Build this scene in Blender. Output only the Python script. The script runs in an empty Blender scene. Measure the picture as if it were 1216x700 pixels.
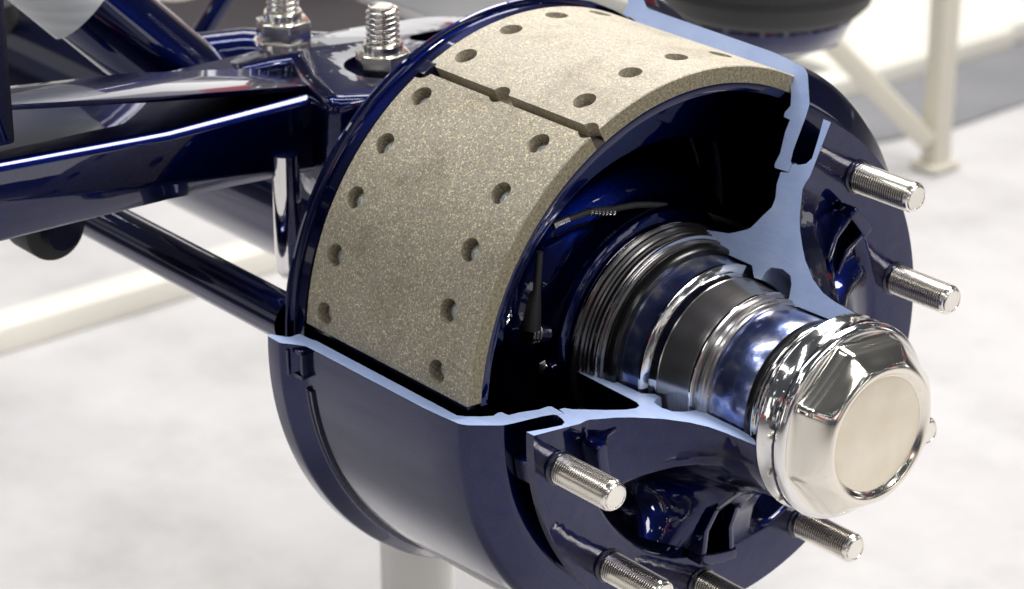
import bpy, bmesh, math, random
from math import sin, cos, pi, radians as rad, asin
from mathutils import Vector, Matrix
from mathutils.geometry import tessellate_polygon
random.seed(7)
S = bpy.context.scene
COL = S.collection
H0 = 0.62                      # height of the wheel axis above the floor; the axle runs along X, outboard is +X

# ------------------------------------------------------------------ camera
cam_d = bpy.data.cameras.new("camera"); cam = bpy.data.objects.new("camera", cam_d); COL.objects.link(cam)
S.camera = cam
ya, pt = 0.8737533970354316, 0.4034320278578217
rt = Vector((cos(ya), sin(ya), 0)); dv = Vector((-sin(ya)*cos(pt), cos(ya)*cos(pt), -sin(pt))); up = rt.cross(dv)
M = Matrix((rt, up, -dv)).transposed().to_4x4()
M.translation = Vector((1.25125, -1.24158, 0.80192 + H0)); cam.matrix_world = M
cam_d.sensor_width = 36; cam_d.lens = 3179.42/1216*36
cam_d.clip_start = .05; cam_d.clip_end = 200
cam_d.dof.use_dof = True; cam_d.dof.focus_distance = 1.84; cam_d.dof.aperture_fstop = 7.1; cam_d.dof.aperture_blades = 8

# ------------------------------------------------------------------ exhibition hall light
W = bpy.data.worlds.new("World"); S.world = W; W.use_nodes = True
nt = W.node_tree; N = nt.nodes; L = nt.links
for n in list(N): N.remove(n)
def nd(tree, t, **k):
    n = tree.nodes.new(t)
    for a, v in k.items(): setattr(n, a, v)
    return n
wo = nd(nt, 'ShaderNodeOutputWorld'); bg = nd(nt, 'ShaderNodeBackground'); tc = nd(nt, 'ShaderNodeTexCoord')
sep = nd(nt, 'ShaderNodeSeparateXYZ'); L.new(tc.outputs['Generated'], sep.inputs[0])
mp = nd(nt, 'ShaderNodeMapping'); mp.inputs['Scale'].default_value = (3.4, 3.4, 1.7); mp.inputs['Location'].default_value = (2.7, 2.7, 0); L.new(tc.outputs['Generated'], mp.inputs[0])
vo = nd(nt, 'ShaderNodeTexVoronoi'); vo.distance = 'CHEBYCHEV'; vo.inputs['Scale'].default_value = 2.6; L.new(mp.outputs[0], vo.inputs[0])
vs = nd(nt, 'ShaderNodeSeparateColor'); L.new(vo.outputs['Color'], vs.inputs[0])
cr = nd(nt, 'ShaderNodeValToRGB'); cr.color_ramp.interpolation = 'CONSTANT'
els = [(0, (.05, .05, .06, 1)), (.3, (.9, .88, .85, 1)), (.48, (.12, .13, .17, 1)), (.60, (3.2, 3.15, 3.05, 1)), (.74, (1.1, .08, .04, 1)), (.80, (.3, .3, .32, 1)), (.92, (.04, .05, .1, 1))]
e = cr.color_ramp.elements; e[0].position, e[0].color = els[0]; e[1].position, e[1].color = els[-1]
for p, c in els[1:-1]:
    q = e.new(p); q.color = c
L.new(vs.outputs[0], cr.inputs[0])
# ceiling: dark with many small hall lamps
cx_ = nd(nt, 'ShaderNodeMath', operation='MAXIMUM'); L.new(sep.outputs[2], cx_.inputs[0]); cx_.inputs[1].default_value = .05
dx = nd(nt, 'ShaderNodeMath', operation='DIVIDE'); L.new(sep.outputs[0], dx.inputs[0]); L.new(cx_.outputs[0], dx.inputs[1])
dy = nd(nt, 'ShaderNodeMath', operation='DIVIDE'); L.new(sep.outputs[1], dy.inputs[0]); L.new(cx_.outputs[0], dy.inputs[1])
cb_ = nd(nt, 'ShaderNodeCombineXYZ'); L.new(dx.outputs[0], cb_.inputs[0]); L.new(dy.outputs[0], cb_.inputs[1])
vd = nd(nt, 'ShaderNodeTexVoronoi'); vd.inputs['Scale'].default_value = 2.9; vd.inputs['Randomness'].default_value = .45; L.new(cb_.outputs[0], vd.inputs[0])
lt = nd(nt, 'ShaderNodeMapRange'); lt.inputs[1].default_value = .105; lt.inputs[2].default_value = .085; lt.inputs[3].default_value = .11; lt.inputs[4].default_value = 28.0; L.new(vd.outputs['Distance'], lt.inputs[0])
cc = nd(nt, 'ShaderNodeMix', data_type='RGBA', blend_type='MULTIPLY'); cc.inputs[0].default_value = 1; cc.inputs[6].default_value = (.86, .92, 1, 1); L.new(lt.outputs[0], cc.inputs[7])
rz = nd(nt, 'ShaderNodeMapRange'); rz.inputs[1].default_value = .34; rz.inputs[2].default_value = .36; L.new(sep.outputs[2], rz.inputs[0])
mx = nd(nt, 'ShaderNodeMix', data_type='RGBA'); L.new(rz.outputs[0], mx.inputs[0]); L.new(cr.outputs[0], mx.inputs[6]); L.new(cc.outputs[2], mx.inputs[7])
L.new(mx.outputs[2], bg.inputs[0]); bg.inputs[1].default_value = .55; L.new(bg.outputs[0], wo.inputs[0])

def area(name, loc, target, sx, sy, power, col=(1, .97, .93)):
    d = bpy.data.lights.new(name, 'AREA'); d.shape = 'RECTANGLE'; d.size = sx; d.size_y = sy; d.energy = power; d.color = col
    o = bpy.data.objects.new(name, d); COL.objects.link(o); o.location = loc
    o.rotation_euler = (Vector(target)-Vector(loc)).to_track_quat('-Z', 'Y').to_euler()
    return o
area('ceiling_lamp', (-0.3, 1.9, 4.2), (-.1, .1, H0), 2.4, 1.4, 195)
area('ceiling_lamp', (-2.8, 2.4, 4.4), (-1.1, 1.4, 0), 3.0, 1.2, 85)
area('ceiling_lamp', (-1.8, -1.0, 4.2), (-.3, -.2, H0), .35, 2.6, 38, (.93, .96, 1))
area('ceiling_lamp', (2.6, .3, 3.6), (-.1, 0, H0), 2.2, .4, 42)
area('ceiling_lamp', (0.2, -2.6, 4.2), (-.2, 0, H0), 3.2, .25, 14)
area('added_highlight_spot', (1.9, -2.4, 3.6), (-.1, -.1, H0), .35, .35, 9, (.95, .97, 1))  # added unseen spots, only for localized blue highlights on the navy paint
area('added_highlight_spot', (-1.6, -2.2, 3.8), (-.3, -.3, H0), .3, .3, 10, (.95, .97, 1))
area('added_highlight_spot', (3.4, 1.2, 3.2), (0, 0, H0), .35, .35, 22)
S.render.engine = 'CYCLES'
S.view_settings.view_transform = 'Standard'; S.view_settings.look = 'None'; S.view_settings.exposure = .18; S.view_settings.gamma = 1
S.cycles.max_bounces = 8; S.cycles.glossy_bounces = 6; S.cycles.caustics_reflective = False; S.cycles.caustics_refractive = False

# ------------------------------------------------------------------ materials
def mat(name, base, metal=0, rough=.5, coat=0, coat_r=.03, spec=.5):
    m = bpy.data.materials.new(name); m.use_nodes = True
    b = m.node_tree.nodes['Principled BSDF']
    b.inputs['Base Color'].default_value = (*base, 1); b.inputs['Metallic'].default_value = metal; b.inputs['Roughness'].default_value = rough
    b.inputs['Coat Weight'].default_value = coat; b.inputs['Coat Roughness'].default_value = coat_r; b.inputs['Specular IOR Level'].default_value = spec
    return m
def tex(m, kind, scale, stretch=None, **k):
    t = m.node_tree; c = nd(t, 'ShaderNodeTexCoord'); p = nd(t, 'ShaderNodeMapping'); t.links.new(c.outputs['Object'], p.inputs[0])
    if stretch: p.inputs['Scale'].default_value = stretch
    n = nd(t, kind); n.inputs['Scale'].default_value = scale; t.links.new(p.outputs[0], n.inputs['Vector'])
    for a, v in k.items(): n.inputs[a].default_value = v
    return n
def ramp(m, src, stops, out='Base Color', interp='LINEAR'):
    t = m.node_tree; r = nd(t, 'ShaderNodeValToRGB'); r.color_ramp.interpolation = interp; e = r.color_ramp.elements
    e[0].position, e[0].color = stops[0][0], (*stops[0][1], 1); e[1].position, e[1].color = stops[-1][0], (*stops[-1][1], 1)
    for p, c in stops[1:-1]:
        q = e.new(p); q.color = (*c, 1)
    t.links.new(src, r.inputs[0])
    if out: t.links.new(r.outputs[0], t.nodes['Principled BSDF'].inputs[out])
    return r
def bump(m, src, strength, dist, coat=False):
    t = m.node_tree; b = nd(t, 'ShaderNodeBump'); b.inputs['Strength'].default_value = strength; b.inputs['Distance'].default_value = dist
    t.links.new(src, b.inputs['Height']); t.links.new(b.outputs[0], t.nodes['Principled BSDF'].inputs['Normal'])
    if coat: t.links.new(b.outputs[0], t.nodes['Principled BSDF'].inputs['Coat Normal'])
    return b

def navy(name, wav=.25, dist=.0012, sc=28):
    m = mat(name, (.006, .02, .16), 1.0, .33, 1.0, .012)
    m.node_tree.nodes['Principled BSDF'].inputs['Coat IOR'].default_value = 1.52
    v = tex(m, 'ShaderNodeTexVoronoi', 2600); ramp(m, v.outputs['Color'], [(0, (.0005, .0026, .040)), (.8, (.0006, .0042, .064)), (.98, (.005, .03, .28))])
    t = m.node_tree; n = tex(m, 'ShaderNodeTexNoise', sc, Detail=2.0)
    b = nd(t, 'ShaderNodeBump'); b.inputs['Strength'].default_value = wav; b.inputs['Distance'].default_value = dist
    t.links.new(n.outputs[0], b.inputs['Height']); t.links.new(b.outputs[0], t.nodes['Principled BSDF'].inputs['Coat Normal'])
    t.links.new(b.outputs[0], t.nodes['Principled BSDF'].inputs['Normal'])
    return m
NAVY = navy('navy_metallic_paint', .12, .0006)
NAVYC = navy('navy_paint_on_casting', .28, .0014, 55)
CUT = mat('pale_blue_cut_face_paint', (.40, .56, .86), 0, .42, .55, .10)
n = tex(CUT, 'ShaderNodeTexNoise', 34, (1, 3.5, .8), Detail=7.0, Roughness=.68); ramp(CUT, n.outputs[0], [(.28, (.38, .49, .83)), (.45, (.43, .55, .88)), (.58, (.46, .58, .90)), (.75, (.54, .65, .93))])
n2 = tex(CUT, 'ShaderNodeTexNoise', 90, (1, 6, .6), Detail=5.0, Roughness=.75); bump(CUT, n2.outputs[0], .25, .0008, True)
LIN = mat('brake_lining_composite', (.4, .35, .27), 0, .46, spec=.75)
def lining_mat(m, warm=1.0):
    t = m.node_tree
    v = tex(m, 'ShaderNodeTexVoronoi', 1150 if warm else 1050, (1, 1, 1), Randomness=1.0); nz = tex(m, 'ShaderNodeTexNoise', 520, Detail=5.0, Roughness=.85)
    sc = nd(t, 'ShaderNodeSeparateColor'); t.links.new(v.outputs['Color'], sc.inputs[0])
    st_ = [(.30, (.16, .138, .10)), (.44, (.35, .312, .242)), (.56, (.475, .43, .35)), (.72, (.68, .63, .53))] if warm else [(.30, (.085, .073, .048)), (.44, (.26, .23, .17)), (.56, (.40, .362, .285)), (.72, (.62, .575, .475))]  # second set has shade painted in for the lower block
    r1 = ramp(m, nz.outputs[0], st_, None)
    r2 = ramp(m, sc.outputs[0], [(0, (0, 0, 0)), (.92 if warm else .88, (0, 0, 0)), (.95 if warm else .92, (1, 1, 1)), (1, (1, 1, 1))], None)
    mxx = nd(t, 'ShaderNodeMix', data_type='RGBA'); t.links.new(r2.outputs[0], mxx.inputs[0]); t.links.new(r1.outputs[0], mxx.inputs[6]); mxx.inputs[7].default_value = (.80, .70, .46, 1)
    big = tex(m, 'ShaderNodeTexNoise', 22, Detail=5.0, Roughness=.65); rb = ramp(m, big.outputs[0], [(.30, (.62, .60, .56)), (.5, (.95, .94, .92)), (.8, (1.0, 1.0, 1.0))], None)
    mu = nd(t, 'ShaderNodeMix', data_type='RGBA', blend_type='MULTIPLY'); mu.inputs[0].default_value = .8
    t.links.new(mxx.outputs[2], mu.inputs[6]); t.links.new(rb.outputs[0], mu.inputs[7]); t.links.new(mu.outputs[2], t.nodes['Principled BSDF'].inputs['Base Color'])
    ml = nd(t, 'ShaderNodeMath', operation='MULTIPLY'); ml.inputs[1].default_value = .55; t.links.new(r2.outputs[0], ml.inputs[0]); t.links.new(ml.outputs[0], t.nodes['Principled BSDF'].inputs['Metallic'])
    bump(m, nz.outputs[0], .7, .0008)
lining_mat(LIN)
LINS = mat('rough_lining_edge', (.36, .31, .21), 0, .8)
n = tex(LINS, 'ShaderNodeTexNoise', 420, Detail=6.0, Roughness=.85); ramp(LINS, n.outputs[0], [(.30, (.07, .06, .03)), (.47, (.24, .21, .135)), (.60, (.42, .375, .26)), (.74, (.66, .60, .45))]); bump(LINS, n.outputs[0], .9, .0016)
LIN2 = mat('gold_fleck_lining_painted_shade', (.4, .35, .27), 0, .50, spec=.6)  # gold flecks its own; darker olive base paints in the weaker front light
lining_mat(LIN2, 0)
STEEL = mat('dark_machined_steel', (.3, .29, .29), .95, .22)
n = tex(STEEL, 'ShaderNodeTexNoise', 30, (60, 1, 1), Detail=4.0); ramp(STEEL, n.outputs[0], [(.3, (.36, .345, .345)), (.7, (.56, .54, .53))]); bump(STEEL, n.outputs[0], .05, .0003)
SEALM = mat('dark_seal_steel', (.16, .155, .16), .95, .24)
CHROME = mat('polished_chrome', (.88, .87, .86), 1, .07)
n = tex(CHROME, 'ShaderNodeTexNoise', 55, Detail=3.0); bump(CHROME, n.outputs[0], .22, .0010)
CHROMEW = mat('hammered_chrome', (.86, .85, .84), 1, .10)
n = tex(CHROMEW, 'ShaderNodeTexNoise', 110, Detail=3.0); bump(CHROMEW, n.outputs[0], .22, .0008)
RACE = mat('chrome_race_painted_reflections', (.33, .38, .62), .9, .22, .6, .05)  # plain chrome; the blue and white mottling paints its reflections
n = tex(RACE, 'ShaderNodeTexNoise', 45, Detail=4.0); ramp(RACE, n.outputs[0], [(.3, (.06, .09, .27)), (.5, (.17, .21, .44)), (.68, (.70, .70, .78))]); n = tex(RACE, 'ShaderNodeTexNoise', 120, Detail=3.0); bump(RACE, n.outputs[0], .3, .0008)
CAPM = mat('warm_chrome_cap', (.90, .85, .76), 1, .13)
n = tex(CAPM, 'ShaderNodeTexNoise', 60, Detail=3.0); bump(CAPM, n.outputs[0], .10, .0006)
CAPF = mat('satin_cap_face', (.84, .78, .64), 1, .33)
n = tex(CAPF, 'ShaderNodeTexNoise', 40, Detail=5.0); bump(CAPF, n.outputs[0], .08, .0006); ramp(CAPF, n.outputs[0], [(.3, (.80, .73, .58)), (.7, (.88, .82, .69))])
ZINC = mat('zinc_plated_steel', (.92, .89, .82), 1, .20)
n = tex(ZINC, 'ShaderNodeTexNoise', 90, Detail=3.0); bump(ZINC, n.outputs[0], .05, .0004)
RIVET = mat('bright_rivet', (.80, .84, .86), .8, .38)
RUB = mat('black_rubber', (.018, .018, .019), 0, .55)
BLK = mat('black_seal', (.008, .008, .009), 0, .22)
BLKP = mat('dark_drum_interior_paint', (.004, .006, .03), .3, .28, .8, .06)
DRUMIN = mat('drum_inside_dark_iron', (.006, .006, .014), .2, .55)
SLOT = mat('dark_lining_groove', (.07, .055, .04), 0, .8)
WHITE = mat('cream_white_paint', (.80, .78, .70), 0, .35, .3, .1)
STANDM = mat('cream_beige_stand_paint', (.62, .59, .50), 0, .4, .3, .1)
WHITEC = mat('glossy_white_column', (.82, .81, .77), .0, .22, .6, .05)
SLEEVE = mat('frosted_white_sleeve', (.62, .66, .69), 0, .32, .4, .12)
n = tex(SLEEVE, 'ShaderNodeTexNoise', 8, (1, 1, 14), Detail=4.0); ramp(SLEEVE, n.outputs[0], [(.3, (.52, .56, .60)), (.7, (.74, .77, .79))])
GREYP = mat('grey_booth_panel', (.42, .43, .45), 0, .6)
FLOOR = mat('pale_grey_carpet', (.6, .59, .6), 0, .92)
n = tex(FLOOR, 'ShaderNodeTexNoise', 5, Detail=6.0, Roughness=.7); ramp(FLOOR, n.outputs[0], [(.3, (.44, .43, .435)), (.5, (.52, .51, .515)), (.7, (.565, .555, .562))])
n = tex(FLOOR, 'ShaderNodeTexNoise', 700, Detail=2.0); bump(FLOOR, n.outputs[0], .5, .002)
AISLE = mat('blue_grey_aisle_carpet', (.20, .205, .22), 0, .9)
n = tex(AISLE, 'ShaderNodeTexNoise', 4, Detail=6.0); ramp(AISLE, n.outputs[0], [(.3, (.17, .172, .185)), (.7, (.24, .24, .255))])
DARKC = mat('dark_brown_carpet', (.045, .038, .042), 0, .85)

# ------------------------------------------------------------------ object helpers
def thing(name, label, cat, loc=(0, 0, 0), group=None):
    o = bpy.data.objects.new(name, None); COL.objects.link(o); o.location = (loc[0], loc[1], loc[2]+H0); o.empty_display_size = .05
    o['label'] = label; o['category'] = cat
    if group: o['group'] = group
    return o
def wloc(o):
    v = Vector((0, 0, 0))
    while o: v += o.location; o = o.parent
    return v
def fin(name, me, m, parent=None, angle=35, loc=None, smooth=True):
    """link mesh given in axle coordinates (axle at height H0)"""
    if isinstance(me, bmesh.types.BMesh):
        b = me; me = bpy.data.meshes.new(name); b.to_mesh(me); b.free()
    off = Vector(loc) if loc is not None else Vector((0, 0, 0))     # own origin in axle coordinates
    pw = wloc(parent) - Vector((0, 0, H0)) if parent else Vector((0, 0, -H0))
    me.transform(Matrix.Translation(-off))
    o = bpy.data.objects.new(name, me); COL.objects.link(o)
    if parent: o.parent = parent
    o.location = off - pw
    if m:
        for mm in (m if isinstance(m, (list, tuple)) else [m]): me.materials.append(mm)
    if smooth:
        me.shade_smooth(); me.set_sharp_from_angle(angle=rad(angle))
    return o
def sstep(a, b, x):
    t = max(0, min(1, (x-a)/(b-a))); return t*t*(3-2*t)
def P(x, R, t):                      # cylindrical: t in degrees, 0 up, + towards the viewer's left (-Y)
    return (x, -R*sin(rad(t)), R*cos(rad(t)))
def lathe(prof, t0=0, t1=360, step=2.0, closed=False, pf=None, starts=None, ends=None):
    """revolve profile [(x,R)] mm about X. pf(theta)->profile overrides. starts/ends: functions R(mm)->deg"""
    full = abs(t1-t0-360) < 1e-6 and starts is None
    n = max(3, int(round((t1-t0)/step)))
    bm = bmesh.new(); rows = []
    k = n if full else n+1
    for i in range(k):
        f = i/n; row = []
        base = t0+(t1-t0)*f
        pr = pf(base) if pf else prof
        for x, R in pr:
            a = starts(R) if starts else t0; z = ends(R) if ends else t1
            row.append(bm.verts.new(P(x/1000, R/1000, a+(z-a)*f)))
        rows.append(row)
    m = len(rows[0])
    for i in range(n):
        a, b = rows[i], rows[(i+1) % k]
        for j in range(m if closed else m-1):
            j2 = (j+1) % m
            try: bm.faces.new((a[j], b[j], b[j2], a[j2]))
            except ValueError: pass
    bmesh.ops.remove_doubles(bm, verts=bm.verts, dist=1e-6)
    bmesh.ops.recalc_face_normals(bm, faces=bm.faces)
    return bm
def tube(pts, r, seg=16, cap=True, radii=None):
    bm = bmesh.new(); pts = [Vector(p) for p in pts]; rows = []
    prev = None
    for i, p in enumerate(pts):
        d = (pts[min(i+1, len(pts)-1)]-pts[max(i-1, 0)]).normalized()
        if prev is None:
            a = d.orthogonal().normalized()
        else:
            a = (prev - d*prev.dot(d)).normalized()
        prev = a; b = d.cross(a); rr = radii[i] if radii else r
        rows.append([bm.verts.new(p+(a*cos(2*pi*k/seg)+b*sin(2*pi*k/seg))*rr) for k in range(seg)])
    for i in range(len(rows)-1):
        for k in range(seg):
            bm.faces.new((rows[i][k], rows[i][(k+1) % seg], rows[i+1][(k+1) % seg], rows[i+1][k]))
    if cap:
        bm.faces.new(rows[0][::-1]); bm.faces.new(rows[-1])
    bmesh.ops.recalc_face_normals(bm, faces=bm.faces)
    return bm
def prism(poly, ext):                # polygon of 3-D points swept along ext
    bm = bmesh.new(); a = [bm.verts.new(p) for p in poly]; b = [bm.verts.new(Vector(p)+Vector(ext)) for p in poly]; n = len(poly)
    bm.faces.new(a); bm.faces.new(b[::-1])
    for i in range(n): bm.faces.new((a[i], b[i], b[(i+1) % n], a[(i+1) % n]))
    bmesh.ops.recalc_face_normals(bm, faces=bm.faces)
    return bm
def box(c, s, rot=None):
    bm = bmesh.new(); bmesh.ops.create_cube(bm, size=1)
    Mx = Matrix.Translation(c) @ (rot.to_4x4() if rot else Matrix()) @ Matrix.Diagonal((*s, 1))
    bmesh.ops.transform(bm, matrix=Mx, verts=bm.verts); return bm
def bev(bm, w, seg=2, ang=30):
    es = [e for e in bm.edges if len(e.link_faces) == 2 and e.calc_face_angle() > rad(ang)]
    bmesh.ops.bevel(bm, geom=es, offset=w, segments=seg, profile=.6, affect='EDGES', clamp_overlap=True); return bm
def join(*bms):
    out = bmesh.new()
    for b in bms:
        me = bpy.data.meshes.new('t'); b.to_mesh(me); b.free(); out.from_mesh(me); bpy.data.meshes.remove(me)
    return out
def vlathe(prof, cx, cy, seg=48):    # revolve [(r,z)] m about a vertical line
    bm = bmesh.new(); rows = [[bm.verts.new((cx+r*cos(2*pi*k/seg), cy+r*sin(2*pi*k/seg), z)) for r, z in prof] for k in range(seg)]
    for k in range(seg):
        a, b = rows[k], rows[(k+1) % seg]
        for j in range(len(prof)-1): bm.faces.new((a[j], b[j], b[j+1], a[j+1]))
    bmesh.ops.remove_doubles(bm, verts=bm.verts, dist=1e-6); bmesh.ops.recalc_face_normals(bm, faces=bm.faces)
    return bm
def structure(o): o['kind'] = 'structure'; return o

# cut planes of the quarter section (fitted)
TB, TT, DB, DT = 84.937, -28.347, 11.27, 1.108
tstart = lambda R: TB + math.degrees(asin(min(.9, DB/max(R, 1))))
tend = lambda R: TT + 360 + math.degrees(asin(min(.9, DT/max(R, 1))))
def cutface(poly, which, lift=.0004):
    bm = bmesh.new(); f = tstart if which == 'b' else (lambda R: tend(R)-360)
    t0 = rad(TB if which == 'b' else TT); nrm = Vector((0, -cos(t0), -sin(t0)))*(-lift if which == 'b' else lift)
    vs = [bm.verts.new(Vector(P(x/1000, R/1000, f(R)))+nrm) for x, R in poly]
    for tri in tessellate_polygon([[Vector((x, R, 0)) for x, R in poly]]):
        try: bm.faces.new([vs[i] for i in tri])
        except ValueError: pass
    # thin painted skin with real depth
    bm.normal_update()
    for fa in bm.faces:
        if fa.normal.dot(nrm) < 0: fa.normal_flip()
    return bm

# ================================================================== FLOOR AND BACKGROUND
def sheet(name, pts, z, m, th=None):
    bm = bmesh.new(); vs = [bm.verts.new((x, y, z-H0)) for x, y in pts]; bm.faces.new(vs)
    bmesh.ops.recalc_face_normals(bm, faces=bm.faces)
    for f in bm.faces:
        if f.normal.z < 0: f.normal_flip()
    o = fin(name, bm, m, smooth=False); return structure(o)
sheet('floor', [(-30, -30), (30, -30), (30, 30), (-30, 30)], 0.0, FLOOR)
sheet('aisle', [(-1.37, 9), (-1.37, 2.0), (-1.365, 1.85), (-1.42, 1.62), (-1.62, 1.25), (-2.3, 1.22), (-2.3, 1.58), (-8, 1.58), (-8, 9)], .004, AISLE)
sheet('dark_carpet', [(-2.05, .2), (-2.05, -6), (-12, -6), (-12, 1.56), (-2.28, 1.56), (-2.16, 1.2)], .004, DARKC)
b = bev(box((-3.585, 5.85, -H0+.022), (4.0, 8.0, .036)), .004)
structure(fin('platform', b, WHITE))

# white stand with angled brace, far right
t = thing('display_stand', 'cream white metal stand with upright post and slanted braces on the carpet', 'stand', (-1.25, 1.69, -H0))
fin('post', bev(box((-1.262, 1.70, -H0+.46), (.030, .036, .90)), .003), STANDM, t)
fin('foot', bev(box((-1.262, 1.70, -H0+.008), (.050, .060, .012)), .004), STANDM, t)
def bar(a, b, w, h):
    a, b = Vector(a), Vector(b); d = b-a; q = d.to_track_quat('X', 'Z').to_matrix()
    return bev(box((a+b)/2, (d.length, w, h), q), .003)
fin('brace', bar((-1.262, 1.68, -H0+.05), (-1.50, 1.38, -H0+.44), .030, .030), STANDM, t)
fin('rear_brace', bar((-1.75, 1.55, -H0+.03), (-1.92, 1.25, -H0+.45), .028, .028), STANDM, t)

# low white rail lying on the floor behind the axle
t = thing('floor_rail', 'low white square rail lying on the pale carpet behind the arms at lower left', 'rail', (-1.5, .4, -H0))
fin('rail_bar', bev(box((-1.60, .45, -H0+.018), (.055, 3.6, .036)), .004), WHITE, t)
t = thing('grey_cabinet', 'blurred grey cabinet far behind the big bolts at top left', 'cabinet', (-2.6, 1.7, -H0))
fin('cabinet_body', bev(box((-2.75, 1.75, -H0+.3), (.4, .42, .6)), .01), GREYP, t)
fin('cabinet_door', bev(box((-2.54, 1.75, -H0+.3), (.012, .36, .52)), .004), WHITE, t)

# support column under the drum
t = thing('support_column', 'glossy white round column standing under the brake drum', 'column', (-.32, -.03, -H0))
fin('column_shaft', vlathe([(0, -.145), (.030, -.145), (.0315, -.15), (.0315, -H0+.012)], -.32, -.03), WHITEC, t)
fin('base_plate', vlathe([(.03, -H0+.012), (.09, -H0+.012), (.092, -H0+.002), (0, -H0+.002)], -.32, -.03), WHITEC, t)

# ================================================================== ROTATING HUB AND DRUM
hub = thing('cutaway_wheel_end', 'navy brake drum and studded hub cut open to show pale blue faces and chrome cap', 'wheel hub', (0, 0, 0))
drum_p = [(-229, 232.5), (-227, 236.5), (-210.5, 236.8), (-203.5, 230), (-196, 224.3), (-188, 224.0), (-60, 222.8), (-42, 221.5), (-25.5, 219.5), (-20.5, 215.8), (-8.2, 195.6),
          (-7.3, 187), (-6.5, 161), (-5, 152.8), (-2.9, 151.2), (-2.9, 144.9), (-17, 144.4), (-18, 147), (-17, 155.5), (-20, 171), (-20, 180.5), (-26.4, 181), (-27.4, 183.8),
          (-24.5, 190), (-28, 198.4), (-34, 207.5), (-38, 211.3), (-200, 211.3), (-207, 213.2), (-218.5, 213.8), (-216.5, 223.6), (-220, 227)]
def smooth_poly(p, keep, n=1):        # round chosen corners
    out = []
    for i, c in enumerate(p):
        if i in keep:
            a, b = Vector(p[i-1]), Vector(p[(i+1) % len(p)]); v = Vector(c)
            d1, d2 = (a-v), (b-v); r = min(2.2, d1.length*.4, d2.length*.4)
            q1, q2 = v+d1.normalized()*r, v+d2.normalized()*r
            for k in range(4):
                s = k/3; out.append(tuple((q1*(1-s)+v*s)*(1-s)+(v*(1-s)+q2*s)*s))
        else: out.append(c)
    return out
drum_s = smooth_poly(drum_p, {0, 1, 2, 4, 8, 9, 10, 16, 22, 24, 28, 29, 30})
drum = fin('brake_drum', lathe(drum_s, 0, 1, step=1/150, closed=True, starts=tstart, ends=tend), NAVY, hub, 32)
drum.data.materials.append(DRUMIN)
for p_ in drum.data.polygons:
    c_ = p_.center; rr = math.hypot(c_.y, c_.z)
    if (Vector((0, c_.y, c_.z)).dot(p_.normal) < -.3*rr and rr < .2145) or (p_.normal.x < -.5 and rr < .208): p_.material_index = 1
for w_ in 'bt': fin('cut_face', cutface(drum_s, w_), CUT, drum, smooth=False)
# cast balance pad in the rim recess by the lower cut
def patch(x0, x1, R0, R1, t0, t1, n=8):
    """solid arc block x0..x1, R0..R1 (mm), t0..t1 deg"""
    bm = bmesh.new(); rows = []
    for i in range(n+1):
        t = t0+(t1-t0)*i/n
        rows.append([bm.verts.new(P(x/1000, R/1000, t)) for x, R in ((x0, R0), (x1, R0), (x1, R1), (x0, R1))])
    for i in range(n):
        for j in range(4): bm.faces.new((rows[i][j], rows[i][(j+1) % 4], rows[i+1][(j+1) % 4], rows[i+1][j]))
    bm.faces.new(rows[0][::-1]); bm.faces.new(rows[-1]); bmesh.ops.recalc_face_normals(bm, faces=bm.faces)
    return bm
fr = join(patch(-208, -205, 226, 234, 88.6, 93.6), patch(-196.5, -193.5, 222, 229.5, 88.6, 93.6), patch(-208, -193.5, 224, 230.5, 88.3, 89.1), patch(-208, -193.5, 224, 230.5, 93.2, 94.0))
fin('balance_pad', bev(fr, .0007), NAVY, drum)
# raised step band with the slit next to the rim
fin('rim_groove', patch(-193.6, -190.2, 223, 226.2, 96.5, 158, 40), BLKP, drum)
rb = patch(-196, -193.6, 223, 227.2, 96.0, 158, 40); fin('rim_bead', bev(rb, .0006), NAVY, drum)

# hub casting: profile differs between lower cut (thin web) and upper cut
PB = [(9, 189), (16.5, 188.6), (17, 147.5), (16.4, 145), (15.2, 141), (15, 137), (22, 118), (27, 109), (34.5, 99), (41.2, 91.2), (54.5, 80.5), (67.5, 74.3), (80, 71.8), (93, 70.6), (106, 69.4), (108.6, 68.6), (107.5, 66.5),
      (99, 62.5), (91, 60), (81, 59), (51, 58.6), (42, 55), (40.5, 62), (38, 71.4), (34, 76.9), (25, 79), (15, 77), (11.5, 72), (10.5, 66), (3.5, 65.6), (-2.5, 73.1), (-30, 73.6),
      (-50, 77.2), (-59.5, 79), (-62, 80.5), (-57, 85.2), (-45, 85.4), (-20, 86.2), (0, 86.6), (8.5, 87.2), (14, 89.8), (16.3, 95), (14.5, 103), (8, 115.5), (0, 127), (-5.2, 135), (-10, 138.5), (-10, 143), (-2.6, 144.6), (-2.6, 151.2), (4, 152.5), (9.5, 155), (12.6, 160), (11.2, 175)]
PT = list(PB)
T_in = [(-56, 84), (-45, 86), (-34.4, 88), (-29, 90.5), (-24.5, 93), (-19.5, 95.6), (-16.8, 98), (-14, 102.5), (-10.5, 109), (-5.4, 117), (-5.4, 124), (-9.1, 133.7)]
i0 = PB.index((-57, 85.2))
for k, q in enumerate(T_in):
    if i0+k < PB.index((-10, 143)): PT[i0+k] = q
OUT = {4: (13.5, 142.5), 5: (-1, 139), 6: (-12, 126), 7: (-20, 114), 8: (-24, 104), 9: (-12, 94), 10: (22, 83)}
PK = dict(OUT)
def pocket(t):                       # weight of the cast recess between the outboard ribs
    t = t % 360
    w = sstep(112, 118, t)*(1-sstep(140, 160, t))                       # deep recess, lower front
    w = max(w, sstep(186, 196, t)*(1-sstep(214, 232, t)))
    w = max(w, .40*sstep(284, 292, t)*(1-sstep(298, 304, t)))
    return w
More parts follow.
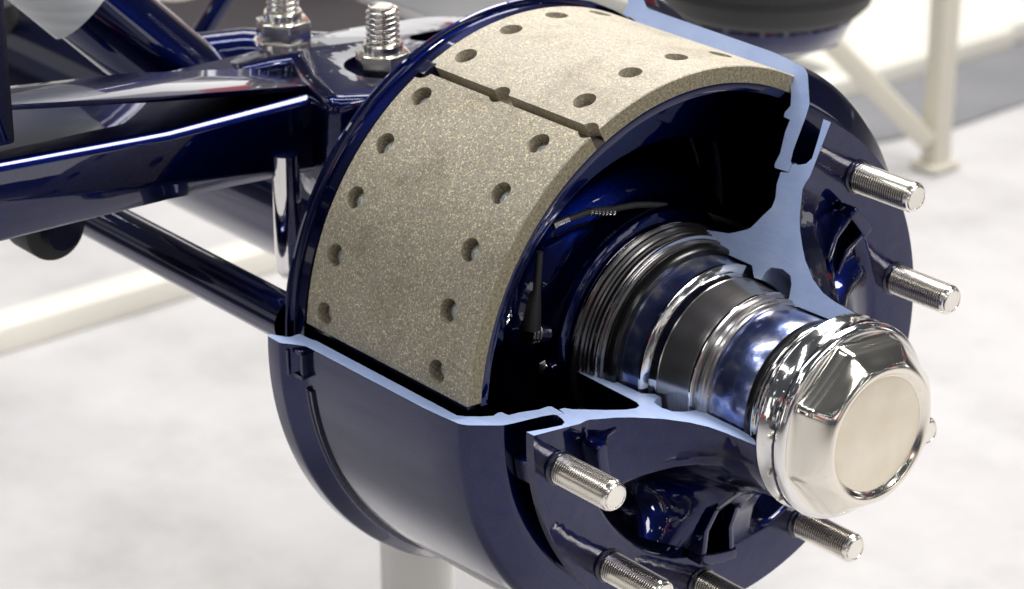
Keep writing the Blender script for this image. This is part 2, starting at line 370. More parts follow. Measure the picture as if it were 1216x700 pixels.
def hubprof(t):
    a = sstep(88, 122, t)
    pr = [(p[0]*(1-a)+q[0]*a, p[1]*(1-a)+q[1]*a) for p, q in zip(PB, PT)]
    w = pocket(t)
    u = max(sstep(163, 166, t % 360)*(1-sstep(172, 176, t % 360)), sstep(306.5, 308, t % 360)*(1-sstep(311, 313, t % 360)))
    if u > 0:
        for i, (x, R) in {5: (2, 140), 6: (0, 128), 7: (6, 116), 8: (22, 104)}.items():
            pr[i] = (pr[i][0]*(1-u)+x*u, pr[i][1]*(1-u)+R*u)
    if w > 0:
        for k in range(len(T_in)): pr[i0+k] = (pr[i0+k][0]-20*w*sin(pi*k/(len(T_in)-1)), pr[i0+k][1])
        for i, (x, R) in PK.items():
            pr[i] = (pr[i][0]*(1-w)+x*w, pr[i][1]*(1-w)+R*w)
    return pr
wheel = fin('wheel_hub', lathe(None, TB, TT+360, step=1.0, closed=True, pf=hubprof, starts=tstart, ends=tend), NAVYC, hub, 40)
wheel.data.materials.append(CUT)
for p_ in wheel.data.polygons:
    c_ = p_.center; rr = math.hypot(c_.y, c_.z)
    if rr < .0803 and -.052 < c_.x < .106 and (Vector((0, c_.y, c_.z)).dot(p_.normal) < .2*rr): p_.material_index = 1
fin('cut_face', cutface(PB, 'b'), CUT, wheel, smooth=False); fin('cut_face', cutface(PT, 't'), CUT, wheel, smooth=False)
# solid bridges between drum face and flange (the gaps between them are the windows)
bridges = [(96, 101), (127, 140), (166, 178), (204, 216), (240, 252), (276, 290), (312, 319)]
for a_, b_ in bridges: fin('flange_bridge', bev(patch(-6.0, 11, 160, 188.2, a_, b_, 10), .0012), NAVY, wheel)
# wheel pilot pads with their two ribs
def pad(name, tc, half, flip=1):
    bs = [patch(17.5, 33, 136.5, 145.5, tc-half, tc+half, 6)]
    o = fin(name, bev(bs[0], .0022, 3), NAVY, wheel)
    return o
def rib(t0, R0, t1, R1, x0, x1, th, zf=-4):
    """slanting fin from pad (t0,R0,x0) down to the barrel (t1,R1,x1)"""
    a = Vector(P(x0/1000, R0/1000, t0)); b_ = Vector(P(x1/1000, R1/1000, t1)); d = (b_-a)
    s = Vector((1, 0, 0)).cross(d).normalized()*th/2000
    low = Vector((-.034, 0, 0))
    poly = [a, a+low, b_+low*1.2, b_, (a+b_)/2+Vector((-.004, 0, 0))]
    pr = prism([p-s for p in poly], s*2)
    return bev(pr, .0018, 2)
for tc, h in ((100.5, 6.5), (170, 7.5), (-50.5, 5.8), (242, 7)):
    pad('wheel_pad', tc, h)
fin('rib', rib(163.5, 139, 162, 101, 32, 36, 5), NAVY, wheel); fin('rib', rib(175.5, 139, 174, 101, 32, 36, 5), NAVY, wheel)
fin('rib', rib(-46.2, 139, -47.5, 102, 31, 34, 4.5), NAVY, wheel); fin('rib', rib(-55.2, 139, -56.5, 102, 31, 34, 4.5), NAVY, wheel)
fin('rib', rib(96.5, 137, 94, 116, 29, 22, 5), NAVY, wheel)
fin('cast_number_boss', patch(17.2, 24, 108, 110.2, 96, 101.5, 6), NAVYC, wheel)

# wheel studs: seven left, ten-hole pattern on 335 mm
def stud_mesh():
    pr = [(13, 0), (13, 10.2), (15.5, 10.8), (16.5, 9.9), (18.5, 9.9), (20, 10.6)]
    x = 20.5
    while x < 70.0:
        pr += [(x, 11.25), (x+.7, 11.25), (x+1.15, 9.9), (x+1.45, 9.9)]; x += 2.1
    pr += [(71.0, 11.2), (72.8, 10.3), (73.4, 9.3), (74.6, 9.0), (75, 8.4), (75, 7.6), (74.5, 7.2), (74.4, 0)]
    bm = bmesh.new(); seg = 40; rows = [[bm.verts.new((x/1000, max(r, .02)/1000*cos(2*pi*k/seg), max(r, .02)/1000*sin(2*pi*k/seg))) for x, r in pr] for k in range(seg)]
    for k in range(seg):
        a, b = rows[k], rows[(k+1) % seg]
        for j in range(len(pr)-1): bm.faces.new((a[j], b[j], b[j+1], a[j+1]))
    bmesh.ops.remove_doubles(bm, verts=bm.verts, dist=1e-6); bmesh.ops.recalc_face_normals(bm, faces=bm.faces)
    return bm
sm = bpy.data.meshes.new('wheel_stud'); b = stud_mesh(); b.to_mesh(sm); b.free(); sm.materials.append(ZINC); sm.shade_smooth(); sm.set_sharp_from_angle(angle=rad(28))
cm = bpy.data.meshes.new('stud_collar'); bm = bmesh.new()
seg = 32; pr = [(14, 13.2), (17.4, 13.0), (18.4, 11.6), (18.6, 10.4)]
rows = [[bm.verts.new((x/1000, r/1000*cos(2*pi*k/seg), r/1000*sin(2*pi*k/seg))) for x, r in pr] for k in range(seg)]
for k in range(seg):
    a, c_ = rows[k], rows[(k+1) % seg]
    for j in range(len(pr)-1): bm.faces.new((a[j], c_[j], c_[j+1], a[j+1]))
bmesh.ops.recalc_face_normals(bm, faces=bm.faces); bm.to_mesh(cm); bm.free(); cm.materials.append(BLKP); cm.shade_smooth(); cm.set_sharp_from_angle(angle=rad(30))
for k in range(7):
    t = -45.22-36*k
    o = bpy.data.objects.new('wheel_stud', sm); COL.objects.link(o); o.parent = hub; o.location = P(0, .1675, t); o.rotation_euler = (rad(-7*k*5), 0, 0)
    c_ = bpy.data.objects.new('stud_collar', cm); COL.objects.link(c_); c_.parent = o

# hub cap
cap_b = [(99, 54), (99, 59.5), (101, 61.5), (107, 61.8), (108.8, 63), (109.5, 70.5), (110.5, 71.6), (112, 71.6), (113, 70.6), (126, 70.6), (127.2, 71.6), (130.0, 71.5), (132.4, 70.2), (133.6, 68.4), (134.0, 66.5), (134.0, 60), (134.0, 20)]
cap = fin('hub_cap', lathe(smooth_poly(cap_b, {9, 10, 11}), 0, 360, 2.5), CHROMEW, hub, 50)
cap.data.materials.clear(); cap.data.materials.append(CHROMEW)
def oct_r(t, r, ph=18.0):
    a = ((t-ph) % 45)-22.5
    full = r*cos(rad(22.5))/cos(rad(a))
    return min(full, r*.988)
octs = [(133.6, 67.8, 0), (134.2, 66.0, .4), (135.4, 64.8, .8), (138, 64.0, 1), (142, 63.6, 1), (145.2, 62.8, 1), (147.6, 61.0, .95), (150.5, 58.4, .85), (153.6, 55.6, .65), (156.4, 53.0, .42), (158.5, 50.6, .22), (159.5, 48.2, .08), (159.3, 46.2, 0), (158.2, 44.4, 0), (156.6, 43.1, 0), (156.0, 41.6, 0)]
bm = bmesh.new(); rows = []
n = 240
for i in range(n):
    t = 360*i/n
    rows.append([bm.verts.new(P(x/1000, (R*(1-w)+oct_r(t, R*1.03)*w)/1000, t)) for x, R, w in octs])
for i in range(n):
    a, c_ = rows[i], rows[(i+1) % n]
    for j in range(len(octs)-1): bm.faces.new((a[j], c_[j], c_[j+1], a[j+1]))
bmesh.ops.recalc_face_normals(bm, faces=bm.faces)
fin('octagon_head', bm, CAPM, cap, 70)
fin('cap_disc', lathe([(150, 41.9), (156.0, 41.8), (156.3, 40), (156.4, .01)], 0, 360, 4), CAPF, cap, 50)
fin('black_ring', lathe([(86, 50), (86, 58.9), (87, 59.4), (91, 59.4), (92, 58.6), (92, 50)], 0, 360, 3), BLK, cap)
fin('chrome_ring', lathe([(93, 50), (93, 59.8), (94, 60.6), (95.5, 60.7), (96, 59.4), (97.6, 59.6), (98.3, 58), (98.3, 50)], 0, 360, 3), CHROME, cap)

# ================================================================== SHOE
shoe = thing('brake_shoe', 'curved brake shoe with two riveted tan lining blocks inside the cut open drum', 'brake shoe', (0, 0, 0))
OY, OZ = .000985, .001529
def shift(bm): bmesh.ops.translate(bm, verts=bm.verts, vec=(0, OY, OZ)); return bm
def block(t0, t1, holes, half_holes, lm_=None):
    bm = bmesh.new(); n = max(8, int((t1-t0)/1.0)); rows = []
    X0, X1, RO, RI = -217.0, -31.0, 209.54, 197.0
    for i in range(n+1):
        t = t0+(t1-t0)*i/n
        rows.append([bm.verts.new(P(x/1000, R/1000, t)) for x, R in ((X0+.7, RO), (X1-.7, RO), (X1, RO-.8), (X1, RI), (X0, RI), (X0, RO-.8))])
    for i in range(n):
        for j in range(6): bm.faces.new((rows[i][j], rows[i][(j+1) % 6], rows[i+1][(j+1) % 6], rows[i+1][j]))
    bm.faces.new(rows[0][::-1]); bm.faces.new(rows[-1]); bmesh.ops.recalc_face_normals(bm, faces=bm.faces)
    shift(bm)
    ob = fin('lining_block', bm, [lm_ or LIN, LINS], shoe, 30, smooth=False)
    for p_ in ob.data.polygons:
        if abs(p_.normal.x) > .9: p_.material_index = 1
    cut = bmesh.new()
    for x, t, r, dep in holes+half_holes:
        a = Vector(P(x, (209.5-dep)/1000, t)); b_ = Vector(P(x, .222, t))
        tb_ = tube([a, b_], r, 28); me = bpy.data.meshes.new('c'); shift(tb_); tb_.to_mesh(me); tb_.free(); cut.from_mesh(me); bpy.data.meshes.remove(me)
    cme = bpy.data.meshes.new('cutter'); cut.to_mesh(cme); cut.free(); co = bpy.data.objects.new('cutter', cme); COL.objects.link(co); co.matrix_world = ob.matrix_world
    co.location = (0, 0, H0)
    md = ob.modifiers.new('b', 'BOOLEAN'); md.operation = 'DIFFERENCE'; md.solver = 'EXACT'; md.object = co
    bpy.context.view_layer.update()
    dg = bpy.context.evaluated_depsgraph_get(); me2 = bpy.data.meshes.new_from_object(ob.evaluated_get(dg)); ob.modifiers.clear(); ob.data = me2
    me2.shade_smooth(); me2.set_sharp_from_angle(angle=rad(25))
    bpy.data.objects.remove(co); bpy.data.meshes.remove(cme)
    return ob
rows_x = (-.1958, -.0655); T0, DTH = 33.83, 12.115
lowh = [(x, T0+k*DTH, .0086, 10.5) for x in rows_x for k in range(5)]
uph = [(x, 20.9-k*DTH, .0086, 10.5) for x in rows_x for k in range(4)]
half = [(-.1335, 26.9, .0082, 11.0), (-.0375, 27.2, .0078, 14), (-.2145, 28.0, .0085, 14)]
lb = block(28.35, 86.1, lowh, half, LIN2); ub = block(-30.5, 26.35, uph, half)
lb['label'] = 'lower lining block with gold flecked tan surface, shade painted in as darker olive'; ub['label'] = 'upper lining block with pale grey tan surface'
# rivet in every hole
rv = bmesh.new()
rp = [(0, .0058), (.0022, .0058), (.0028, .0050), (.0028, .0036), (.0012, .0030), (.0010, 0.00001)]
rws = [[rv.verts.new((r*cos(2*pi*k/20), r*sin(2*pi*k/20), z)) for z, r in rp] for k in range(20)]
for k in range(20):
    a, c_ = rws[k], rws[(k+1) % 20]
    for j in range(len(rp)-1): rv.faces.new((a[j], c_[j], c_[j+1], a[j+1]))
bmesh.ops.remove_doubles(rv, verts=rv.verts, dist=1e-7); bmesh.ops.recalc_face_normals(rv, faces=rv.faces)
rme = bpy.data.meshes.new('rivet'); rv.to_mesh(rme); rv.free(); rme.materials.append(RIVET); rme.shade_smooth(); rme.set_sharp_from_angle(angle=rad(40))
for lst, par in ((lowh, lb), (uph, ub)):
    for x, t, r, dep in lst:
        o = bpy.data.objects.new('rivet', rme); COL.objects.link(o); o.parent = par
        o.location = Vector(P(x, .1992, t))+Vector((0, OY, OZ)); o.rotation_euler = (rad(t), 0, 0)
# groove floor, shoe table, webs
fin('groove_strip', shift(patch(-216.5, -31.5, 196.6, 198.2, 26, 29.5, 4)), SLOT, shoe)
def arcplate(x0, x1, R0, R1, t0, t1, n=60): return patch(x0, x1, R0, R1, t0, t1, n)
fin('shoe_table', bev(shift(arcplate(-215, -31.2, 190.5, 196.9, -30.5, 87.0)), .0008), NAVY, shoe)
fin('shoe_end_strip', bev(shift(patch(-214, -36, 197.0, 204.5, 86.2, 88.0, 3)), .0008), BLKP, shoe)
fin('shoe_web', bev(shift(arcplate(-80, -72, 145, 190.8, -29, 80)), .0025, 3), NAVY, shoe)
fin('shoe_web', bev(shift(arcplate(-172, -164, 145, 190.8, -29, 82)), .0015), NAVY, shoe)
fin('shoe_clip', bev(shift(patch(-220, -210, 199, 211, 25.6, 29.2, 4)), .001), BLKP, shoe)
# return spring seen under the web
sp = []
A, B_ = Vector(P(-.088, .150, 65)), Vector(P(-.100, .128, 74))
dd = (B_-A); ax = dd.normalized(); o1 = ax.orthogonal().normalized(); o2 = ax.cross(o1)
for i in range(150):
    s = i/149; a = s*2*pi*7; sp.append(A+dd*s+(o1*cos(a)+o2*sin(a))*.0085)
spr = thing('return_spring', 'coiled silver return spring under the edge of the brake shoe', 'spring', P(-.09, .14, 70))
fin('spring_wire', tube(sp, .0017, 8), CHROME, spr, 80)

# ================================================================== AXLE, SPINDLE, BEARINGS
axle = thing('axle', 'navy axle beam with spindle, dark steel and chrome bearing rings inside the cut hub', 'axle', (0, 0, 0))
fin('axle_beam', lathe([(-1300, 0.01), (-1300, 76), (-240, 76)], 0, 360, 4), NAVY, axle)
fin('spindle', lathe([(-240, 60), (-60, 60), (-20, 50), (90, 45), (90, 20)], 0, 360, 4), STEEL, axle)
seal = fin('hub_seal', lathe([(-64, 60), (-64, 85.4), (-62.5, 86.6), (-59.6, 86.4), (-58.5, 84.6), (-57.6, 85.2), (-55.5, 85.0), (-54.5, 83.2), (-52.5, 83.6), (-51.6, 82.4), (-49, 82.6), (-48.4, 81.5), (-45, 81.6), (-44.2, 80.8), (-41.8, 81.0), (-40.8, 79.4), (-38.6, 79.8), (-37.6, 77.8), (-36.4, 77.6), (-36.0, 60)], 0, 360, 2), SEALM, axle, 30)
fin('seal_lip', lathe([(-64, 86.4), (-62.4, 87.2), (-60.6, 86.9), (-60.4, 85.2)], 0, 360, 2), CHROME, seal)
fin('black_ring', lathe([(-36.2, 60), (-36.2, 77.8), (-35, 78.3), (-28.5, 77.2), (-26.8, 75.6), (-26.8, 60)], 0, 360, 2), BLK, seal)
fin('steel_ring', lathe([(-43.5, 80.9), (-42.5, 82.4), (-41.2, 82.2), (-40.8, 80)], 0, 360, 2), CHROME, seal)
fin('inner_bearing_race', lathe([(-27.5, 60), (-27.5, 71.0), (-26.5, 71.6), (-8.5, 69.6), (-8.0, 60)], 0, 360, 2), RACE, axle, 30)
fin('race_flange', lathe([(-8.6, 60), (-8.6, 70.2), (-7.6, 71.4), (-5.6, 71.4), (-4.4, 70.2), (-3.0, 65.6), (3.5, 64.4), (4, 60)], 0, 360, 2), CHROMEW, axle, 30)
sp_ = fin('spacer_sleeve', lathe([(3.6, 55), (3.6, 63.4), (4.4, 63.9), (12, 63.0), (24, 62.0), (31, 61.5), (33.5, 61.2), (34.2, 58)], 0, 360, 2), STEEL, axle, 30)
fin('sleeve_ring', lathe([(33.8, 55), (33.8, 62.4), (34.8, 63.2), (37, 63.2), (38, 62.2), (38.4, 60.6), (41.5, 60.4), (42.2, 61.2), (44.6, 60.9), (45.4, 59.6), (47.4, 59.4), (48.4, 58.2), (48.6, 50)], 0, 360, 2), STEEL, axle, 28)
fin('bright_ring', lathe([(34.6, 62.9), (35.4, 63.7), (36.6, 63.6), (37.2, 62.8)], 0, 360, 2), CHROME, axle)
fin('outer_bearing_race', lathe([(48.4, 50), (48.4, 56.4), (50, 57.2), (84, 57.2), (86, 56.2), (86.4, 50)], 0, 360, 2), RACE, axle, 30)

bp = thing('backing_plate', 'dark navy backing plate and dust shield rim behind the brake shoe', 'backing plate', (-.235, 0, 0))
fin('shield_rim', lathe([(-238, 60), (-238, 212), (-236.5, 214.4), (-234.2, 215.2), (-232.8, 214.6), (-232.6, 212), (-231, 209.5), (-219, 209.2), (-218.6, 207.4), (-228, 207), (-231, 204), (-232, 150), (-232, 70)], 0, 360, 1.5), NAVY, bp, 30)
fin('shield_lip', patch(-237, -222, 205, 222.4, 92, 325, 90), BLKP, bp)
fin('flange_plate', lathe([(-222, 185), (-205, 182), (-196, 172), (-188, 158), (-172, 148), (-140, 138), (-118, 128), (-100, 115), (-90, 104), (-84, 99), (-74, 97), (-68, 94), (-66, 89), (-66, 60)], 0, 360, 3), NAVYC, bp, 30)
fin('anchor_boss', bev(box((-.180, .03, .12), (.08, .075, .045)), .01, 3), DRUMIN, bp)
# little valve, pin and bolts on the plate
def hexbolt(name, c, axis, af, h, m, par, thr=None):
    c = Vector(c); ax = Vector(axis).normalized(); q = ax.to_track_quat('Z', 'Y').to_matrix().to_4x4()
    bm = bmesh.new(); bmesh.ops.create_cone(bm, segments=6, radius1=af/math.sqrt(3), radius2=af/math.sqrt(3), depth=h, cap_ends=True)
    bev(bm, h*.09, 2, 40); bmesh.ops.transform(bm, matrix=Matrix.Translation(c) @ q, verts=bm.verts)
    return fin(name, bm, m, par, 35)
pn = thing('sensor_pin', 'small dark pin with bright ribbed rings inside the drum beside the bearing seal', 'pin', (-.08, -.11, .02))
fin('pin_body', tube([(-.082, -.104, .024), (-.078, -.080, .018)], .0062, 20), BLKP, pn)
for k in range(3): fin('pin_ring', tube([(-.082, -.112+.0032*k, .0262-.0008*k), (-.082, -.1102+.0032*k, .0258-.0008*k)], .0085, 24), ZINC, pn)
fin('pin_stem', tube([(-.080, -.109, .030), (-.078, -.1085, .048), (-.076, -.1075, .060), (-.074, -.1065, .090)], .0046, 12, radii=[.0070, .0055, .0030, .0024]), RUB, pn, 60)
bt = thing('plate_bolt', 'small bright hex bolt low inside the drum beside the seal', 'bolt', (-.085, -.095, -.005))
hexbolt('bolt_head', (-.079, -.0945, -.004), (.8, -.55, .1), .0125, .007, ZINC, bt)
fin('bolt_tip', tube([(-.078, -.0955, -.004), (-.0705, -.1005, -.0032)], .0038, 12), CHROME, bt)
cb = thing('sensor_cable', 'thin black cable with a ribbed silver sleeve arching inside the drum', 'cable', (-.08, .0, .10))
cpts = [(-.075, -.094, .106), (-.075, -.059, .108), (-.075, -.037, .1045), (-.075, -.010, .101), (-.075, .023, .091), (-.075, .058, .0755), (-.075, .094, .0565), (-.078, .13, .030)]
def crv(p, n=40):
    out = []
    for i in range(n):
        s = i/(n-1)*(len(p)-1); k = min(int(s), len(p)-2); f = s-k
        p0, p1, p2, p3 = [Vector(p[max(0, min(len(p)-1, k+d))]) for d in (-1, 0, 1, 2)]
        out.append(.5*((2*p1)+(p2-p0)*f+(2*p0-5*p1+4*p2-p3)*f*f+(3*p1-p0-3*p2+p3)*f**3))
    return out
fin('cable_jacket', tube(crv(cpts), .0024, 12), RUB, cb, 60)
for k in range(7):
    yy = -.060+k*.0036; fin('cable_rib', tube([(-.075, yy, .1079-.0009*k), (-.075, yy+.002, .1075-.0009*k)], .0030, 14), STEEL, cb)
fin('cable_end', tube([(-.075, -.094, .106), (-.075, -.080, .1075)], .0030, 12), STEEL, cb)

# ================================================================== SUSPENSION BEHIND
arm = thing('trailing_arm', 'glossy navy suspension arm with a flat top flange running left from the brake', 'suspension arm', (-.36, -.25, .12))
X = -.32
def loft(sections, closed=True):
    bm = bmesh.new(); rows = [[bm.verts.new(p) for p in s] for s in sections]; m = len(rows[0])
    for a, b_ in zip(rows, rows[1:]):
        for j in range(m): bm.faces.new((a[j], a[(j+1) % m], b_[(j+1) % m], b_[j]))
    bm.faces.new(rows[0][::-1]); bm.faces.new(rows[-1]); bmesh.ops.recalc_face_normals(bm, faces=bm.faces); return bm
def lerp(a, b, s): return a+(b-a)*s
# beam: cross sections along -Y; front face at X, thickness behind
secs = []
keys = [(-.00, .139, .082, .074), (-.105, .140, .090, .078), (-.243, .140, .108, .087), (-.383, .149, .127, .090), (-.60, .163, .150, .098)]
for i in range(25):
    s = i/24*(len(keys)-1); k = min(int(s), len(keys)-2); f = s-k
    y, zt, zl, zb = [lerp(keys[k][j], keys[k+1][j], f) for j in range(4)]
    sec = []
    for a in range(9):                                # rounded top edge
        th = (pi/2-.35)*a/8+.0; sec.append((-.330-.010+.010*sin(th), y, zt-.010+.010*cos(th)))
    sec += [(-.3295, y, zl-.004), (-.3290, y, zl-.0065), (-.3300, y, zl-.009), (-.337, y, zb+.0005), (-.339, y, zb-.002), (-.45, y, zb-.002), (-.45, y, zt)]
    secs.append(sec)
fin('arm_beam', loft(secs), NAVY, arm, 40)
# flat flange plate standing above the beam, set back from its edge
pf_ = [(-.405, .1935), (-.376, .188), (-.241, .165), (-.098, .1437)]; pb_ = [(-.37, .181), (-.337, .175), (-.232, .163), (-.085, .137)]
bm = bmesh.new(); rows = []
for (yf, zf), (yb, zb) in zip(pf_, pb_):
    rows.append([bm.verts.new((-.340, yf, zf)), bm.verts.new((-.41, yb, zb)), bm.verts.new((-.41, yb, zb-.005)), bm.verts.new((-.340, yf, zf-.0045))])
for a, b_ in zip(rows, rows[1:]):
    for j in range(4): bm.faces.new((a[j], a[(j+1) % 4], b_[(j+1) % 4], b_[j]))
bm.faces.new(rows[0][::-1]); bm.faces.new(rows[-1]); bmesh.ops.recalc_face_normals(bm, faces=bm.faces)
fin('top_flange', bev(bm, .0012), NAVY, arm, 30)
fin('arm_web', prism([(-.43, -.14, .13), (-.43, -.04, .13), (-.43, -.04, .120), (-.43, -.14, .137)], (-.012, 0, 0)), NAVY, arm)

brk = thing('axle_bracket', 'navy cast bracket holding the two big bolts behind the drum', 'bracket', (-.38, -.03, .12))
pl_ = [(-.455, -.125), (-.440, -.060), (-.445, .0), (-.430, .070), (-.400, .110), (-.300, .12), (-.262, .04), (-.258, -.06), (-.268, -.085), (-.300, -.125), (-.350, -.112), (-.385, -.095), (-.415, -.125)]
ztop = lambda x, y: .154-.008*sstep(-.40, -.44, x)-.10*max(0, y-.03)-.25*max(0, -.09-y)
bm = bmesh.new(); tv = [bm.verts.new((x, y, ztop(x, y))) for x, y in pl_]; bv = [bm.verts.new((x, y, .05)) for x, y in pl_]; n = len(pl_)
bm.faces.new(tv); bm.faces.new(bv[::-1])
for i in range(n): bm.faces.new((tv[i], bv[i], bv[(i+1) % n], tv[(i+1) % n]))
bmesh.ops.recalc_face_normals(bm, faces=bm.faces)
bkt = fin('bracket_casting', bev(bm, .012, 4, 25), NAVYC, brk, 50)
# boolean: bolt seat and slot
def boolcut(ob, cutbm):
    cme = bpy.data.meshes.new('cutter'); cutbm.to_mesh(cme); cutbm.free(); co = bpy.data.objects.new('cutter', cme); COL.objects.link(co); co.location = (0, 0, H0)
    md = ob.modifiers.new('b', 'BOOLEAN'); md.operation = 'DIFFERENCE'; md.solver = 'EXACT'; md.object = co
    bpy.context.view_layer.update(); dg = bpy.context.evaluated_depsgraph_get(); me2 = bpy.data.meshes.new_from_object(ob.evaluated_get(dg)); ob.modifiers.clear(); ob.data = me2
    me2.shade_smooth(); me2.set_sharp_from_angle(angle=rad(40)); bpy.data.objects.remove(co)
NB = Vector((-.335, -.044, .138))
boolcut(bkt, tube([(NB.x, NB.y, .129), (NB.x, NB.y, .25)], .031, 40))
slot = vlathe([(0, .10), (.014, .10), (.014, .25), (0, .25)], 0, 0, 32)
for v_ in slot.verts: v_.co.y = v_.co.y + (.020 if v_.co.y > 0 else -.020)
bmesh.ops.translate(slot, verts=slot.verts, vec=(-.368, .045, 0))
boolcut(bkt, slot)
fin('front_rib', bev(prism([(-.300, -.122, .05), (-.300, -.122, .135), (-.270, -.080, .145), (-.262, -.03, .145), (-.262, -.03, .05)], (-.012, .010, 0)), .004, 3), NAVYC, brk)

def ubolt(base, dia, af, hn, top, label, low=0):
    t = thing('clamp_bolt', label, 'bolt', base, 'clamp bolts on the axle bracket')
    x, y, z = base
    fin('washer', vlathe([(dia/2, z), (af*.60, z), (af*.60, z+.003), (dia/2, z+.003)], x, y, 40), ZINC, t, 30)
    bm = bmesh.new(); bmesh.ops.create_cone(bm, segments=6, radius1=af/math.sqrt(3), radius2=af/math.sqrt(3), depth=hn, cap_ends=True)
    bmesh.ops.rotate(bm, verts=bm.verts, cent=(0, 0, 0), matrix=Matrix.Rotation(rad(8), 3, 'Z'))
    bev(bm, .0016, 2, 40); bmesh.ops.translate(bm, verts=bm.verts, vec=(x, y, z+.003+hn/2)); fin('nut', bm, ZINC, t, 35)
    zz = z+.003+hn
    fin('nut_collar', vlathe([(dia*.5, zz-.001), (dia*.60, zz-.001), (dia*.60, zz+.006), (dia*.56, zz+.0075), (dia*.5, zz+.0075)], x, y, 40), ZINC, t, 30)
    # thread as a real helix
    r = dia/2; bm = bmesh.new(); seg = 40; pitch = .0044; zs = zz+.002; ze = top; rings = int((ze-zs)/(pitch/10)); rows = []
    for i in range(rings+1):
        zc = zs+(ze-zs)*i/rings; row = []
        for k in range(seg):
            ph = ((zc/pitch)-k/seg) % 1; d_ = abs(ph-.5)*2
            fade = 1-.18*sstep(top-.004, top, zc)
            rr = (r-.0030*(1-min(1, d_*1.6)))*fade
            row.append(bm.verts.new((x+rr*cos(2*pi*k/seg), y+rr*sin(2*pi*k/seg), zc)))
        rows.append(row)
    for a, b_ in zip(rows, rows[1:]):
        for k in range(seg): bm.faces.new((a[k], a[(k+1) % seg], b_[(k+1) % seg], b_[k]))
    bm.faces.new(rows[-1]); bmesh.ops.recalc_face_normals(bm, faces=bm.faces)
    fin('threaded_rod', bm, ZINC, t, 60)
    return t
ubolt((NB.x, NB.y, .1295), .0262, .039, .028, .197, 'large bright bolt with hex nut in the round pocket beside the drum rim')
ubolt((-.44, -.064, .146), .0262, .040, .016, .225, 'bright bolt with washer and nut cut by the top edge behind the bracket')

rod = thing('chrome_rod', 'vertical polished rod end hanging under the arm beside the drum rim', 'rod', (-.33, -.143, 0))
fin('rod_body', vlathe([(0, .10), (.0108, .10), (.0108, .012), (.0098, .004), (.0065, -.001), (0, -.003)], -.33, -.143, 32), CHROME, rod, 60)

cs = thing('camshaft_tube', 'slim navy tube running beside the axle into the backing plate at lower left', 'tube', (-.5, -.2, .01))
fin('tube_body', lathe([(-900, .01), (-900, 17.6), (-236, 17.6)], 0, 360, 8), NAVY, cs)
for o in cs.children: o.location.y += -.2058; o.location.z += .0095
# diagonal torque tube with frosted sleeve
tq = thing('torque_tube', 'thick navy diagonal tube wearing a frosted white sleeve at top left', 'tube', (-.5, -.2, .14))
A1, A2 = Vector((-.50, -.105, .095)), Vector((-.585, -.30, .305))
fin('tube_body', tube([A1, A2], .036, 48), NAVY, tq, 60)
dd = (A2-A1).normalized()
sl = tube([A1+dd*.125, A2+dd*.1], .0395, 48); fin('sleeve', sl, SLEEVE, tq, 60)
# dark strut, left post, bush, fittings
st = thing('frame_strut', 'thin dark navy strut slanting behind the diagonal tube', 'strut', (-.7, .03, .08))
fin('strut_bar', bar((-.70, .003, .045), (-.70, .075, .125), .016, .012), NAVY, st)
po = thing('frame_post', 'upright navy frame post at the left edge of the view', 'post', (-.33, -.38, .15))
fin('post_body', bev(box((-.335, -.392, .285), (.03, .030, .24)), .004), NAVY, po)
ds = thing('pivot_bush', 'black round pivot bush with a bolt hole below the navy arm', 'bush', (-.45, -.285, .04))
bb = bmesh.new(); bmesh.ops.create_cone(bb, segments=40, radius1=.026, radius2=.026, depth=.035, cap_ends=True)
bmesh.ops.transform(bb, matrix=Matrix.Translation((-.45, -.287, .044)) @ Matrix.Rotation(rad(90), 4, 'Y'), verts=bb.verts)
bus = fin('bush_body', bev(bb, .002), RUB, ds)
boolcut(bus, tube([(-.50, -.272, .032), (-.40, -.272, .032)], .0036, 16))
fin('bush_cap', tube([(-.43, -.287, .044), (-.42, -.287, .044)], .014, 24), BLKP, ds)
ft = thing('pipe_fitting', 'blurred silver pipe fitting with hose at the far upper left', 'fitting', (-.9, -.02, .03))
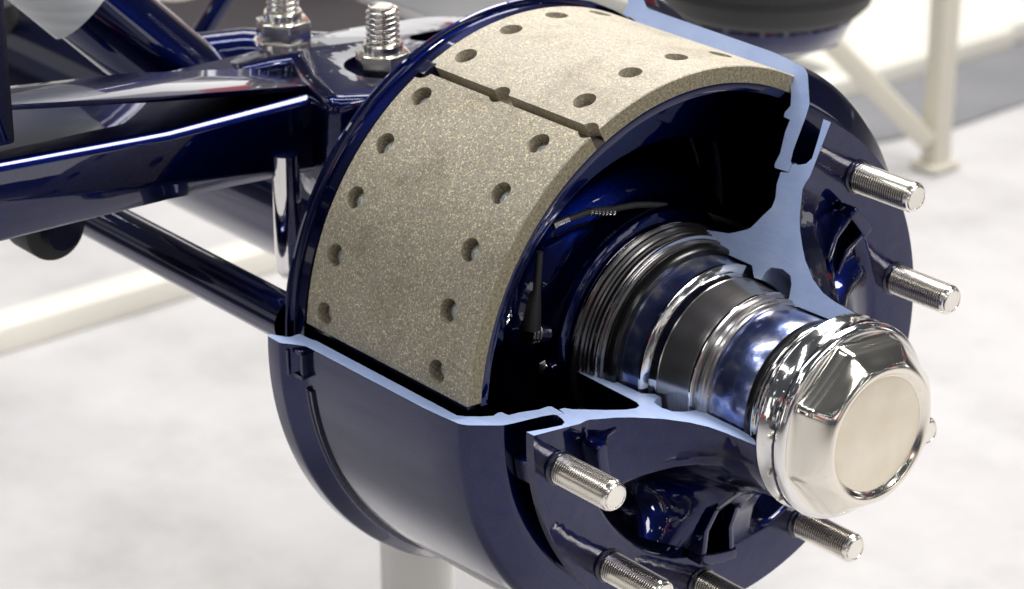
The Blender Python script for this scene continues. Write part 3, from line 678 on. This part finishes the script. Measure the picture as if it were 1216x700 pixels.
fin('fitting_body', tube([(-.9, -.045, .055), (-.9, -.02, .035), (-.9, .0, .03)], .02, 20, radii=[.013, .020, .012]), CHROMEW, ft)
hexbolt('fitting_nut', (-.9, -.03, .045), (0, -.8, .6), .05, .016, CHROMEW, ft)
fin('hose', tube(crv([(-.9, -.06, .07), (-.9, -.05, .02), (-.92, -.03, -.03), (-.95, -.0, -.08)]), .011, 16), RUB, ft, 60)
wt = thing('white_tank', 'blurred pale round tank end behind the diagonal tube', 'tank', (-1.3, .38, -.1))
tk = bmesh.new(); bmesh.ops.create_uvsphere(tk, u_segments=32, v_segments=20, radius=1)
bmesh.ops.transform(tk, matrix=Matrix.Translation((-1.3, .385, -.075)) @ Matrix.Diagonal((.05, .055, .028, 1)), verts=tk.verts)
fin('tank_body', tk, WHITE, wt, 80); fin('tank_band', tube([(-1.31, .30, -.03), (-1.29, .43, -.02)], .009, 16), WHITE, wt)
# cross member tying the diagonal tube to the bracket
cm_ = thing('cross_member', 'navy cross member between the diagonal tube and the bolt bracket', 'beam', (-.5, -.05, .11))
fin('member_body', tube([(-.56, -.16, .11), (-.50, -.06, .118), (-.44, -.02, .12)], .024, 24), NAVYC, cm_, 60)

# air spring, top right
asp = thing('air_spring', 'black rubber air spring on a navy seat behind the top of the drum', 'air spring', (-.6, .645, -.06))
ZA = .032
def up_(pr): return [(r*.96, z+ZA) for r, z in pr]
fin('bellows', vlathe(up_([(0, .20), (.10, .20), (.118, .14), (.128, .09), (.130, .05), (.127, .02), (.120, -.005), (.118, -.009), (.116, -.012), (.112, -.022), (.104, -.030), (.09, -.034), (0, -.034)]), -.6, .645, 72), RUB, asp, 50)
fin('bead_ring', vlathe(up_([(.117, .004), (.1225, .002), (.1225, -.004), (.117, -.006)]), -.6, .645, 72), RUB, asp, 50)
fin('piston', vlathe(up_([(0, -.03), (.095, -.03), (.097, -.036), (.086, -.058), (.07, -.066), (0, -.066)]), -.6, .645, 64), NAVY, asp, 40)
fin('seat_plate', bev(box((-.62, .655, -.072+ZA), (.13, .11, .012)), .003), NAVY, asp)
